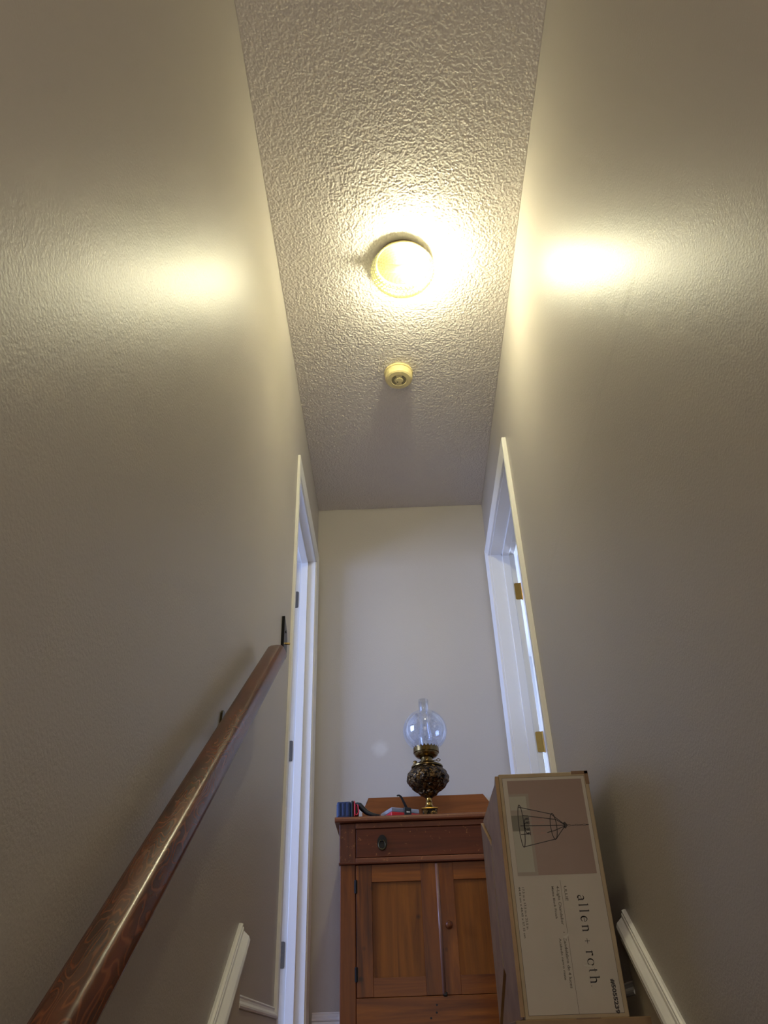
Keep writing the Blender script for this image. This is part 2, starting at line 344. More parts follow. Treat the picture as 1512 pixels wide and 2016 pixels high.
# ------------------------------------------------------------------ door openings
def casing_profile(w=0.06, t=0.018):
    # (across from the inner edge, projection from the wall)
    return [(0, 0), (0, 0.009), (0.004, 0.011), (0.012, 0.0115), (0.016, 0.009), (0.030, 0.0125), (0.044, 0.0165), (0.050, 0.018), (0.057, 0.018), (w, 0.015), (w, 0)]
def door_set(n, side, door):
    s = -1 if side == 'left' else 1
    xw = XL if side == 'left' else XR
    y0, y1 = door; jt = 0.018
    root = bpy.data.objects.new('door_%d' % n, None); COL.objects.link(root); root.location = (xw, (y0+y1)/2, 0); root['kind'] = 'structure'
    off = root.location
    def X(d): return xw+s*d-off.x          # d: depth into the wall
    def L(x, y, z): return (x, y-off.y, z)
    # frame: two jambs and a head, with the stop
    bm = bmesh.new(); a, b = sorted((X(0.0), X(T)))
    a -= 0.001; b += 0.001
    box(bm, a, b, y0-off.y-0.001, y0-off.y+jt-0.012, 0, DH, 0.001); box(bm, a, b, y1-off.y-0.006, y1-off.y+0.001, 0, DH, 0.001)
    box(bm, a, b, y0-off.y, y1-off.y, DH-0.006, DH+0.001, 0.001)
    fin('door_frame', bm, M_trim, root)
    bm = bmesh.new(); a, b = sorted((X(0.058), X(0.093)))
    a, b = sorted((X(0.058 if s > 0 else 0.036), X(0.093 if s > 0 else 0.071))); box(bm, a, b, y0-off.y, y0-off.y+0.017, 0, DH, 0.002); box(bm, a, b, y1-off.y-0.018, y1-off.y, 0, DH, 0.002); box(bm, a, b, y0-off.y, y1-off.y, DH-0.018, DH, 0.002)
    fin('door_stop', bm, M_trim, root)
    # casing around the opening, mitred
    P = [(c_, t_*(0.62 if s < 0 else 1.0)) for c_, t_ in casing_profile()]; iy0, iy1, iz = y0-off.y+0.003, y1-off.y-0.003+0.012, DH-0.003+0.006
    path = [(iy0, 0.0, -1, 0), (iy0, iz, -1, 1), (iy1, iz, 1, 1), (iy1, 0.0, 1, 0)]
    bm = bmesh.new(); rings = []
    for (py, pz, my, mz) in path:
        rings.append([bm.verts.new((X(-t), py+my*c, pz+mz*c)) for c, t in P])
    for A, B in zip(rings, rings[1:]):
        for i in range(len(P)): j = (i+1) % len(P); bm.faces.new((A[i], A[j], B[j], B[i]))
    bm.faces.new(rings[0]); bm.faces.new(list(reversed(rings[-1])))
    fin('casing', bm, M_trim, root)
    # hinges on the far jamb
    mats = (M_nickel if side == 'left' else M_brass)
    for zc in (1.84, 1.09, 0.31):
        hx = bmesh.new(); yy = y1-off.y-0.0065
        w0, w1 = (0.099, 0.128) if s > 0 else (0.079, 0.118)
        pl = [(w0+0.006, -0.045), (w0+0.0015, -0.0435), (w0, -0.039), (w0, 0.039), (w0+0.0015, 0.0435), (w0+0.006, 0.045), (w1, 0.045), (w1, -0.045)]
        prism(pl, lambda p, q_, t: (X(p), t, zc+q_), yy-0.0025, yy+0.001, hx)
        for dz in (-0.03, 0, 0.03):
            lathe([(0.0001, 0.0005), (0.0038, 0.0), (0.0038, -0.0012)], 10, (0, 0, 0), hx)
            vs = list(hx.verts)[-(1*10*3):]
            for v_ in vs:
                c0 = v_.co.copy(); v_.co = Vector((X(w0+0.011)+c0.x, yy-0.0033-c0.z, zc+dz+c0.y))
        tube([(X(w1+0.005), yy+0.001, zc-0.046), (X(w1+0.005), yy+0.001, zc+0.046)], 0.006, 12, hx)
        hx2 = fin('hinge', hx, mats, root)
    # door leaf swung wide open into the room, hinged on the far jamb
    th = math.radians(4)
    lw = y1-y0-0.012
    bm = bmesh.new(); box(bm, 0, lw, -0.035, 0, 0.01, DH-0.022, 0.002)
    # recessed panels drawn as raised mouldings
    for (u0, u1) in ((0.11, lw/2-0.05), (lw/2+0.05, lw-0.11)):
        for (z0, z1) in ((0.22, 0.72), (0.92, 1.56), (1.68, 1.90)):
            box(bm, u0, u1, -0.039, -0.034, z0, z1, 0.004)
    lf = fin('door_leaf', bm, M_trim, root)
    lf.location = (X(T+0.012), y1-off.y-0.008, 0)
    lf.rotation_euler = (0, 0, th if s > 0 else math.pi-th)
    if s < 0: lf.scale = (1, -1, 1)
    # knob
    kb = lathe([(0, 0), (0.026, 0.0), (0.027, 0.004), (0.012, 0.008), (0.010, 0.02), (0.022, 0.028), (0.027, 0.040), (0.022, 0.052), (0.0, 0.056)], 24)
    for v_ in kb.verts: v_.co = Vector((v_.co.x, -0.035-v_.co.z, v_.co.y))
    k = fin('door_knob', kb, mats, lf, smooth=True); k.location = (lw-0.06, 0, 0.96)
    return root
door_set(1, 'left', DL); door_set(2, 'right', DR)

# ------------------------------------------------------------------ skirting and stair mouldings
CAP = [(0.0, 0.0), (0.009, 0.0), (0.0105, 0.0035), (0.0155, 0.006), (0.017, 0.012), (0.0155, 0.018), (0.011, 0.023), (0.006, 0.028), (0.0045, 0.036), (0.006, 0.0405), (0.004, 0.045), (0.0, 0.045)]
BIG = [(0.012, 0.0), (0.0205, 0.0), (0.0230, 0.003), (0.0215, 0.0065), (0.0135, 0.0075), (0.0135, 0.0125), (0.022, 0.0155), (0.027, 0.022), (0.028, 0.030), (0.025, 0.038), (0.017, 0.046), (0.0125, 0.050), (0.0115, 0.058), (0.0095, 0.060), (0.0095, 0.066), (0.005, 0.068), (0.0, 0.068), (0.0, 0.0)]
def strip(name, prof, place, a, b, mat, parent=None, **p):
    bm = bmesh.new(); A = [bm.verts.new(place(d, h, a)) for d, h in prof]; B = [bm.verts.new(place(d, h, b)) for d, h in prof]
    n = len(prof)
    for i in range(n): j = (i+1) % n; bm.faces.new((A[i], A[j], B[j], B[i]))
    bm.faces.new(A); bm.faces.new(list(reversed(B)))
    return fin(name, bm, mat, parent, **p)
SL = math.tan(math.radians(39)); YN = 2.005
for side, s, xw, door in (('left', 1, XL, DL), ('right', -1, XR, DR)):
    yc = door[0]-0.06
    root = bpy.data.objects.new('baseboard_%s' % side, None); COL.objects.link(root); root.location = (xw, 2.0, 0); root['kind'] = 'structure'
    bm = bmesh.new(); box(bm, *sorted((0, s*0.011)), 0.004, yc-2.0, 0.0, 0.075, 0.0005); fin('board', bm, M_skirt, root)
    strip('cap_moulding', [(d*0.85, h*0.72) for d, h in CAP], lambda d, h, y_: (s*d, y_-2.0, 0.073+h), YN, yc, M_trim, root)
    # short piece beyond the door to the end wall is hidden by the casing
    r2 = bpy.data.objects.new('trim_%d' % (1 if side == 'left' else 2), None); COL.objects.link(r2); r2.location = (xw, 2.0, 0); r2['kind'] = 'structure'
    zt = 0.180                                   # lower edge of the moulding at the landing nosing
    ya = 0.2
    poly = [(YN-2, 0.0), (YN-2, zt), (ya-2, zt-(YN-ya)*SL), (ya-2, zt-(YN-ya)*SL-0.30), (YN-2-0.10, -0.16)]
    fin('skirt_board', prism(poly, lambda p, q_, t: (t, p, q_), 0.0, s*0.0125), M_skirt, r2)
    # moulding runs down the slope; its upper end is cut plumb
    strip('sloped_moulding', BIG, lambda d, h, y_: (s*d*1.0, (y_-2.0), zt-(YN-y_)*SL+(h-0.0)*0.93), ya, YN-0.0, M_trim, r2)
rb = bpy.data.objects.new('baseboard_end', None); COL.objects.link(rb); rb.location = (0, YB, 0); rb['kind'] = 'structure'
boxo('board', (XL+0.02, XR-0.02, -0.012, 0.0, 0.0, 0.095), M_trim, rb)
strip('cap_moulding', [(d*0.85, h*0.72) for d, h in CAP], lambda d, h, x_: (x_, -d, 0.093+h), XL+0.02, XR-0.02, M_trim, rb)

# ------------------------------------------------------------------ ceiling light
LX, LY = 0.088, 1.868
lf = thing('ceiling_light', 'round hobnail glass ceiling light, lit, mounted on the textured ceiling', 'ceiling light', (LX, LY, H))
fin('base_pan', lathe([(0, 0), (0.092, 0), (0.096, -0.003), (0.098, -0.016), (0.094, -0.020), (0.0, -0.018)], 64), M_pan, lf, smooth=False)
fin('rim_ring', lathe([(0.094, -0.016), (0.100, -0.017), (0.104, -0.020), (0.103, -0.025), (0.098, -0.025), (0.094, -0.020), (0.094, -0.016)], 64), M_cream, lf, smooth=True)
bm = bmesh.new(); nu, nv = 220, 60; grid = []
for i in range(nv+1):
    t = i/nv; ang = t*math.pi/2
    r = (0.100+0.022*min(1.0, math.sin(ang)*3.2))*math.cos(ang)**0.72 if t < 1 else 0.0; z = -0.024-0.094*math.sin(ang)**0.9
    row = []
    for j in range(nu if r > 1e-4 else 1):
        p = 2*math.pi*j/nu; k = 44
        rowi = t*15; ph = p*k/2+ (math.pi if int(rowi) % 2 else 0)*0.5
        bmpv = max(0, math.sin(math.pi*(rowi % 1)))*abs(math.sin(ph))
        fade = min(1, r/0.03)
        d = 0.0050*bmpv*fade
        row.append(bm.verts.new(((r+d*math.cos(ang))*math.cos(p), (r+d*math.cos(ang))*math.sin(p), z-d*math.sin(ang))))
    grid.append(row)
for A, B in zip(grid, grid[1:]):
    for j in range(nu):
        k = (j+1) % nu
        if len(B) == 1: bm.faces.new((A[j], A[k], B[0]))
        else: bm.faces.new((A[j], A[k], B[k], B[j]))
fin('glass_dome', bm, M_dome, lf, smooth=True)
# bulb lies on its side from a socket
bx = 0.040
fin('bulb', lathe([(0, -0.030), (0.012, -0.0275), (0.022, -0.020), (0.0285, -0.008), (0.030, 0.002), (0.027, 0.014), (0.019, 0.024), (0.0, 0.027)], 24, (bx, -0.012, -0.084)), M_bulb, lf, smooth=True)
so = tube([(-0.062, -0.010, -0.052), (-0.02, -0.012, -0.062), (0.014, -0.014, -0.066)], 0.015, 16); fin('socket', so, M_cream, lf, smooth=False)

# ------------------------------------------------------------------ smoke detector
sd = thing('smoke_detector', 'small round yellowed smoke detector on the ceiling beyond the lit lamp', 'smoke detector', (0.068, 2.455, H))
fin('mounting_plate', lathe([(0, 0), (0.062, 0), (0.063, -0.002), (0.063, -0.006), (0.060, -0.0085), (0, -0.0085)], 64), M_yellowed, sd)
cv = fin('cover', lathe([(0.0, -0.0085), (0.055, -0.0085), (0.056, -0.010), (0.0595, -0.011), (0.060, -0.014), (0.0595, -0.034), (0.057, -0.041), (0.051, -0.045), (0.034, -0.046), (0.032, -0.0445), (0.0, -0.0445)], 64), M_yellowed, sd); sharp(cv, 30)
gr = bmesh.new()
for r in (0.0215, 0.0255, 0.0295):
    for a0, a1 in ((-60, 62), (118, 242)):
        n_ = 22; o_ = []; i_ = []
        for k in range(n_+1):
            a = math.radians(a0+(a1-a0)*k/n_)
            o_.append(gr.verts.new(((r+0.0011)*math.cos(a), (r+0.0011)*math.sin(a), -0.0449))); i_.append(gr.verts.new(((r-0.0011)*math.cos(a), (r-0.0011)*math.sin(a), -0.0449)))
        for k in range(n_): gr.faces.new((o_[k], o_[k+1], i_[k+1], i_[k]))
fin('sound_slots', gr, M_slot, sd)
fin('test_button', lathe([(0, -0.0472), (0.013, -0.0470), (0.0145, -0.046), (0.0145, -0.0440)], 32, (0.002, 0.0, 0)), M_yellowed, sd, smooth=False)
fin('indicator', lathe([(0, -0.0482), (0.0028, -0.0480), (0.0030, -0.0470)], 16, (-0.006, 0.0085, 0)), M_slot, sd)

# ------------------------------------------------------------------ handrail (local Y runs up the slope)
AN = math.radians(38.6)
hr = thing('handrail', 'dark varnished oak stair handrail sloping up the left wall', 'handrail', (0, 0, 0))
# cross section (x across, z normal to slope); hung away from the wall
h0 = 0.495
C = [(-0.349, -0.006), (-0.347, -0.002), (-0.341, 0.001), (-0.324, 0.0025), (-0.3145, 0.0018), (-0.3100, 0.0003), (-0.3068, -0.0022), (-0.3045, -0.0055), (-0.3010, -0.012), (-0.2980, -0.020), (-0.2975, -0.027),
     (-0.301, -0.036), (-0.310, -0.043), (-0.324, -0.046), (-0.340, -0.042), (-0.348, -0.032), (-0.350, -0.018)]
xm = -0.323; ca, sa = math.cos(AN), math.sin(AN)
YE, YS = 1.905, 0.12
lenE = YE/ca+h0*math.tan(AN)
rail = bpy.data.meshes.new('rail'); bm = bmesh.new()
rings = []
# place: object origin at the slope line through the camera height offset
L0 = (0.30)/ca; 
s_end = (YE - 0 + h0*sa*0)/ca
stations = [(0.10, 1.0), (0.6, 1.0), (1.2, 1.0), (1.8, 1.0), (2.128, 1.0), (2.136, 0.97), (2.140, 0.90)]
for sv, sc in stations:
    rings.append([bm.verts.new(((cx_-xm)*sc, sv, (cz+0.02)*sc-0.02)) for cx_, cz in C])
for A, B in zip(rings, rings[1:]):
    for i in range(len(C)): j = (i+1) % len(C); bm.faces.new((A[i], A[j], B[j], B[i]))
bm.faces.new(rings[0]); bm.faces.new(list(reversed(rings[-1])))
ro = fin('rail', bm, M_rail, hr); sharp(ro, 40)
# slope frame: point(s) = s*(0,ca,sa) + normal*(0,-sa,ca)
base = Vector((xm, 0, -0.02)) - h0*Vector((0, -sa, ca))
ro.rotation_euler = (AN, 0, 0); ro.location = base
def rp(sv, cx_, cz): return base+Vector((cx_-xm, 0, 0))+sv*Vector((0, ca, sa))+cz*Vector((0, -sa, ca))
# wall bracket: plate, curved arm, saddle
br = bmesh.new()
yb, zb = 1.635, 0.562
pl = [(-0.013, -0.040), (-0.006, -0.047), (0.0, -0.049), (0.006, -0.047), (0.013, -0.040), (0.016, -0.02), (0.016, 0.02), (0.013, 0.040), (0.006, 0.047), (0.0, 0.049), (-0.006, 0.047), (-0.013, 0.040), (-0.016, 0.02), (-0.016, -0.02)]
brk = bpy.data.objects.new('bracket', None); COL.objects.link(brk); brk.parent = hr
fin('bracket_plate', prism(pl, lambda p, q_, t: (t, yb+p, zb+q_), XL, XL+0.005), M_bronze, brk)
sv = (yb-base.y)/ca + 0.0
u = rp(0, xm, -0.046)
ps = (yb-0.0-u.y)/ca; E1 = rp(ps, xm, -0.046)
fin('bracket_arm', tube([(XL+0.003, yb, zb), (XL+0.018, yb, zb-0.004), (XL+0.034, yb, zb-0.010), (xm-0.010, yb, E1.z-0.010), (xm, yb, E1.z+0.002)], [0.009, 0.0075, 0.007, 0.007, 0.008], 12), M_bronze, brk, smooth=True)
sd_ = bmesh.new(); box(sd_, -0.014, 0.014, -0.03, 0.03, -0.004, 0.0, 0.001); so = fin('bracket_saddle', sd_, M_bronze, brk); so.location = E1; so.rotation_euler = (AN, 0, 0)

# ------------------------------------------------------------------ latch plate on the wall beside the left casing
lp = thing('latch_plate', 'black metal latch plate with a brass pin beside the left door casing', 'latch plate', (XL, 2.43, 1.16))
pp = [(-0.030, -0.050), (-0.016, -0.064), (0.0, -0.070), (0.024, -0.060), (0.045, -0.040), (0.048, 0.020), (0.030, 0.048), (-0.010, 0.070), (-0.030, 0.078)]
fin('plate', prism(pp, lambda p, q_, t: (t, p, q_), 0, 0.010), M_black, lp)
fin('pin', tube([(0.006, 0.004, -0.010), (0.026, 0.004, -0.012)], 0.004, 12), M_screw, lp)
for dz in (0.032, -0.038):
    fin('screw', tube([(0.0095, 0, dz), (0.0125, 0, dz)], 0.0045, 12), M_black, lp)

# ------------------------------------------------------------------ cabinet
CX0, CX1, CYF, CYB = -0.226, 0.476, 3.062, 3.458
cb = thing('washstand_cabinet', 'old pine washstand cabinet with dark drawer and two panelled doors', 'cabinet', (0.125, 3.26, 0))
def cp(name, dims, mat, bev=0.0015, parent=cb):
    d = (dims[0]-0.125, dims[1]-0.125, dims[2]-3.26, dims[3]-3.26, dims[4], dims[5])
    return boxo(name, d, mat, parent, bev)
# carcass: sides, back, stiles
bm = bmesh.new()
def cbx(x0, x1, y0, y1, z0, z1, bev=0.0015): box(bm, x0-0.125, x1-0.125, y0-3.26, y1-3.26, z0, z1, bev)
cbx(CX0, CX0+0.018, CYF+0.012, CYB, 0.0, 0.700); cbx(CX1-0.018, CX1, CYF+0.012, CYB, 0.0, 0.700); cbx(CX0, CX1, CYB-0.012, CYB, 0.05, 0.700)
cbx(CX0, -0.1695, CYF, CYF+0.020, 0.0, 0.560, 0.003); cbx(0.4195, CX1, CYF, CYF+0.020, 0.0, 0.560, 0.003)
fin('body', bm, M_pineV, cb)
cp('plinth_board', (-0.1695, 0.4195, CYF+0.001, CYF+0.019, 0.0, 0.1435), M_pineH)
bm = bmesh.new()
for hx, hz in ((0.0767, 0.0814), (0.0961, 0.0964), (0.098, 0.118)):
    t_ = tube([(hx-0.125, CYF+0.0006-3.26, hz), (hx-0.125, CYF+0.003-3.26, hz)], 0.0032, 10, bm)
fin('screw_holes', bm, M_slot, cb)
# drawer case projecting slightly, with rail above and below
bm = bmesh.new(); yf = CYF-0.010
cbx(CX0-0.002, -0.168, yf, CYF+0.03, 0.560, 0.700, 0.003); fin('drawer_stile', bm, M_mahogV, cb)
bm = bmesh.new(); cbx(0.418, CX1+0.002, yf, CYF+0.03, 0.560, 0.700, 0.003); fin('drawer_stile', bm, M_mahogV, cb)
bm = bmesh.new(); cbx(-0.168, 0.418, yf, CYF+0.03, 0.6805, 0.700); fin('drawer_rail', bm, M_topwood, cb)
bm = bmesh.new(); cbx(-0.168, 0.418, yf, CYF+0.03, 0.562, 0.5785); fin('drawer_rail', bm, M_topwood, cb)
bm = bmesh.new(); cbx(CX0-0.004, CX1+0.004, yf-0.003, yf+0.03, 0.557, 0.565, 0.002); fin('waist_moulding', bm, M_mahog, cb)
dw = cp('drawer', (-0.1665, 0.4165, yf+0.002, yf+0.022, 0.580, 0.679), M_mahog, 0.002)
for hx in (-0.0697, 0.320):
    pv = bmesh.new()
    esc = [(0.0185*math.cos(a), 0.0270*math.sin(a)) for a in [2*math.pi*k/28 for k in range(28)]]
    prism(esc, lambda p, q_, t: (hx-0.125+p, t, 0.629+q_), yf+0.003-3.26, yf-0.001-3.26, pv)
    hd = fin('drawer_pull', pv, M_black, dw)
    ring = [(hx-0.125+0.0125*math.sin(a), yf-0.006-3.26-0.004*(1-math.cos(a))/2, 0.636-0.0165+0.0165*math.cos(a)) for a in [2*math.pi*k/24 for k in range(25)]]
    fin('ring', tube(ring, 0.0030, 8), M_bronze, dw, smooth=True)
    fin('ring_post', tube([(hx-0.125, yf-3.26, 0.636), (hx-0.125, yf-0.009-3.26, 0.636)], 0.004, 10), M_black, dw)
# doors
ZD0, ZD1 = 0.145, 0.556; xs = 0.1255
for side in (0, 1):
    a, b = (-0.168, xs-0.002) if side == 0 else (xs+0.001, 0.4185)
    dr = bpy.data.objects.new('door', None); COL.objects.link(dr); dr.parent = cb
    st = 0.057; yd = CYF+0.001
    for q0, q1 in ((a, a+st), (b-st, b)):
        bm = bmesh.new(); cbx(q0, q1, yd, yd+0.02, ZD0, ZD1, 0.0012); fin('stile', bm, M_pineV, dr)
    for q0, q1 in ((ZD1-0.058, ZD1), (ZD0, ZD0+0.056)):
        bm = bmesh.new(); cbx(a+st, b-st, yd+0.0006, yd+0.02, q0, q1, 0.0006); fin('rail', bm, M_pineH, dr)
    bm = bmesh.new(); cbx(a+st-0.002, b-st+0.002, yd+0.0085, yd+0.014, ZD0+0.054, ZD1-0.056, 0); fin('panel', bm, M_panel, dr)
    xh = a-0.001 if side == 0 else b+0.001
    for hz in (0.4846, 0.212):
        hb = tube([(xh-0.125, yd-0.002-3.26, hz-0.022), (xh-0.125, yd-0.002-3.26, hz+0.022)], 0.0042, 10)
        box(hb, xh-0.125-0.006, xh-0.125+0.006, yd-0.0012-3.26, yd+0.001-3.26, hz-0.021, hz+0.021)
        fin('hinge', hb, M_black, dr)
    if side == 1:
        fin('centre_bead', tube([(xs-0.125, yd-0.002-3.26, ZD0+0.003), (xs-0.125, yd-0.002-3.26, ZD1-0.003)], 0.0065, 14), wood('bead_wood_highlight', srgb(96, 66, 54), srgb(130, 96, 82), srgb(150, 116, 100), 'Z', 0.18), dr, smooth=True)  # bead's bright highlight line is put into its paler wood colour
        kb = lathe([(0, 0), (0.012, 0), (0.0125, 0.002), (0.0065, 0.004), (0.0055, 0.011), (0.0095, 0.015), (0.0125, 0.021), (0.0115, 0.027), (0.006, 0.0305), (0, 0.031)], 24)
        for v_ in kb.verts: v_.co = Vector((v_.co.x, -v_.co.z, v_.co.y))
        k = fin('knob', kb, wood('knob_wood', srgb(70, 34, 14), srgb(104, 56, 26), srgb(130, 76, 40), 'X', 0.3), dr, smooth=True); k.location = (0.1560-0.125, yd-3.26, 0.352)
bm = bmesh.new(); cbx(xs-0.004, xs+0.010, CYF-0.007, CYF+0.002, 0.1405, 0.1535, 0.003); fin('door_catch', bm, M_black, cb)
# top board
tp = bmesh.new(); prof = [(3.036, 0.7015), (3.032, 0.705), (3.031, 0.7115), (3.033, 0.7175), (3.038, 0.7205), (CYB, 0.7205), (CYB, 0.7015)]
prism(prof, lambda p, q_, t: (t-0.125, p-3.26, q_), -0.244, 0.487, tp); fin('top_board', tp, M_topwood, cb)
# backsplash with shaped shoulders
bs = [(-0.140, 0.7205), (-0.1575, 0.7205), (-0.1575, 0.778), (-0.152, 0.786), (-0.1505, 0.800), (-0.156, 0.812), (-0.1605, 0.820), (-0.1605, 0.832), (-0.133, 0.893), (0.3585, 0.893), (0.388, 0.852), (0.391, 0.836), (0.382, 0.824), (0.378, 0.808), (0.384, 0.79), (0.388, 0.778), (0.388, 0.7205)]
fin('backsplash', prism(bs, lambda p, q_, t: (p-0.125, t-3.26, q_), 3.440, 3.458), M_back, cb)

# ------------------------------------------------------------------ oil lamp
ol = thing('oil_lamp', 'antique embossed brass oil lamp with etched glass globe on the cabinet', 'oil lamp', (0.1165, 3.175, 0.7205))
zz = 0.7205
bm = bmesh.new(); box(bm, -0.031, 0.031, -0.031, 0.031, 0.0, 0.006, 0.002); box(bm, -0.028, 0.028, -0.028, 0.028, 0.006, 0.046, 0.002)
fin('plinth', bm, M_emb, ol)
bm = bmesh.new(); box(bm, -0.032, 0.032, -0.032, 0.032, 0.046, 0.051, 0.002); lathe([(0.031, 0.051), (0.028, 0.055), (0.018, 0.059), (0.0135, 0.066), (0.0125, 0.072), (0.0145, 0.076), (0.0105, 0.081), (0.0095, 0.090), (0.0115, 0.098), (0.018, 0.104), (0.027, 0.108), (0.031, 0.112)], 40, bm=bm)
fin('stem', bm, M_brass, ol, smooth=False); sharp(ol.children[-1], 40)
bm = bmesh.new(); prof = [(0.012, 0.092), (0.022, 0.100), (0.034, 0.106), (0.040, 0.116), (0.056, 0.126), (0.070, 0.140), (0.0815, 0.156), (0.0845, 0.170), (0.081, 0.184), (0.072, 0.196), (0.062, 0.206), (0.058, 0.212)]
# resample the profile finely and emboss it
fp = []
for a, b in zip(prof, prof[1:]):
    for k in range(6): fp.append((a[0]+(b[0]-a[0])*k/6, a[1]+(b[1]-a[1])*k/6))
fp.append(prof[-1]); lathe(fp, 144, bm=bm)
for v_ in bm.verts:
    r = math.hypot(v_.co.x, v_.co.y)
    if v_.co.z > 0.108 and r > 0.03:
        a = math.atan2(v_.co.y, v_.co.x)
        d = 0.0026*math.sin(a*12)*math.sin((v_.co.z-0.11)*95)+0.004*mnoise.noise(v_.co*85)
        v_.co += Vector((math.cos(a), math.sin(a), 0))*d
fin('reservoir', bm, M_emb, ol, smooth=True)
sh = fin('shoulder', lathe([(0.058, 0.210), (0.0635, 0.212), (0.064, 0.216), (0.060, 0.220), (0.050, 0.225), (0.036, 0.229), (0.030, 0.233), (0.031, 0.236), (0.026, 0.238), (0.024, 0.246), (0.025, 0.262), (0.028, 0.264)], 56), M_oldbrass, ol); sharp(sh, 45)
ga = fin('gallery', lathe([(0.028, 0.252), (0.040, 0.256), (0.047, 0.263), (0.049, 0.270), (0.0525, 0.272), (0.0525, 0.288), (0.0505, 0.290), (0.0485, 0.288), (0.0485, 0.272), (0.03, 0.262)], 56), M_oldbrass, ol); sharp(ga, 35)
bm = bmesh.new()
for k in range(22):
    a = 2*math.pi*k/22; box(bm, -0.0035, 0.0035, -0.0007, 0.0007, 0.286, 0.2945, 0.0005)
    for v_ in list(bm.verts)[-24:]: pass
me_ = None
bm.free(); bm = bmesh.new()
for k in range(22):
    a = 2*math.pi*k/22
    q0 = [bm.verts.new((0.0515*math.cos(a+d), 0.0515*math.sin(a+d), z_)) for d, z_ in ((-0.09, 0.287), (0.09, 0.287), (0.07, 0.293), (0, 0.2965), (-0.07, 0.293))]
    q1 = [bm.verts.new((v_.co.x*0.975, v_.co.y*0.975, v_.co.z)) for v_ in q0]
    bm.faces.new(q0); bm.faces.new(list(reversed(q1)))
    for i in range(5): j = (i+1) % 5; bm.faces.new((q0[i], q1[i], q1[j], q0[j]))
fin('crown', bm, M_oldbrass, ol)
# wick key on the right, filler cap on the left
bm = tube([(0.024, -0.004, 0.240), (0.040, -0.010, 0.239)], 0.0016, 8)
tube([(0.047+0.0075*math.cos(a), -0.012, 0.239+0.0045*math.sin(a)) for a in [2*math.pi*k/18 for k in range(19)]], 0.0016, 8, bm)
fin('wick_key', bm, M_oldbrass, ol, smooth=True)
fin('filler_cap', lathe([(0, 0.241), (0.007, 0.2395), (0.0085, 0.235), (0.008, 0.229), (0.006, 0.222), (0.0, 0.219)], 18, (-0.0475, -0.006, 0)), M_oldbrass, ol, smooth=True)
# globe, open at both ends, with inner wall
gp = []
for k in range(29):
    a = math.radians(-62+ (68+62)*k/28); gp.append((0.0905*math.cos(a)/1.0, 0.3650+0.0875*math.sin(a)))
fin('globe', lathe([(0.0485, 0.284), (0.0455, 0.287)]+gp, 64), M_globe, ol, smooth=True)
cpf = [(0.021, 0.262), (0.022, 0.29), (0.027, 0.312), (0.030, 0.330), (0.028, 0.350), (0.0235, 0.370), (0.021, 0.395), (0.0205, 0.44), (0.0210, 0.498)]
fin('chimney', lathe(cpf+[(0.0195, 0.498), (0.0190, 0.44)], 40), M_chim, ol, smooth=True)
fin('burner', lathe([(0.0, 0.262), (0.019, 0.262), (0.020, 0.272), (0.015, 0.284), (0.007, 0.292), (0.0, 0.293)], 32), M_oldbrass, ol, smooth=True)

# ------------------------------------------------------------------ navy tool case and organiser on the cabinet
tcz = 0.7205
cs = thing('tool_case', 'small navy and black hard case with red latch on the cabinet corner', 'tool case', (-0.205, 3.115, tcz), rot=(0, 0, 0))
bm = bmesh.new(); box(bm, -0.033, 0.020, -0.065, 0.06, 0.0, 0.060, 0.006, 3)
for k in range(3): box(bm, -0.0355, -0.031, -0.048+k*0.034, -0.030+k*0.034, 0.006, 0.054, 0.0015)
for k in range(3): box(bm, -0.028+k*0.016, -0.019+k*0.016, -0.0675, -0.063, 0.006, 0.054, 0.0015)
fin('shell', bm, M_navy, cs)
bm = bmesh.new(); box(bm, 0.0205, 0.032, -0.067, 0.06, 0.0, 0.062, 0.005, 3); fin('black_edge', bm, M_blackpl, cs, label='black rubber edge')
bm = bmesh.new(); rr = [(0.036, -0.070, 0.010), (0.036, -0.070, 0.048), (0.047, -0.070, 0.044), (0.050, -0.070, 0.018), (0.044, -0.070, 0.008), (0.036, -0.070, 0.010)]
tube(rr, 0.0025, 8, bm); box(bm, 0.0325, 0.036, -0.069, 0.04, 0.004, 0.060, 0.001); fin('latch', bm, M_red, cs, label='red latch')
bm = bmesh.new(); box(bm, 0.0365, 0.046, -0.0675, 0.03, 0.012, 0.042, 0.003); fin('latch_block', bm, M_blackpl, cs)
bm = tube([(0.040, -0.020, 0.058), (0.052, -0.030, 0.052), (0.064, -0.040, 0.036), (0.080, -0.048, 0.020), (0.102, -0.054, 0.010), (0.128, -0.057, 0.005)], [0.009, 0.0105, 0.0105, 0.009, 0.007, 0.0045], 12); fin('strap', bm, M_blackpl, cs, smooth=True, label='black carrying strap')

og = thing('parts_organiser', 'red organiser box with clear lid and black strap beside the oil lamp', 'organiser box', (-0.011, 3.126, tcz), rot=(0, 0, math.radians(-14)))
og.rotation_euler = (0, 0, math.radians(25))
bm = bmesh.new(); box(bm, -0.052, 0.066, -0.062, 0.045, 0.0, 0.017, 0.003, 2); fin('tray', bm, M_red, og)
bm = bmesh.new(); box(bm, -0.051, 0.065, -0.061, 0.044, 0.0172, 0.033, 0.0025, 2); fin('lid', bm, M_lid, og)
bm = bmesh.new()
for xx in (-0.048, -0.030, -0.012, 0.030, 0.046): box(bm, xx, xx+0.011, -0.057, 0.04, 0.0175, 0.029, 0.001)
fin('contents', bm, plain('dark_small_parts', srgb(70, 78, 104), 0.45), og)
bm = bmesh.new(); box(bm, 0.001, 0.030, -0.066, -0.060, 0.002, 0.034, 0.002); box(bm, 0.001, 0.030, -0.064, 0.03, 0.0325, 0.036, 0.001)
st_ = fin('strap', bm, M_blackpl, og)
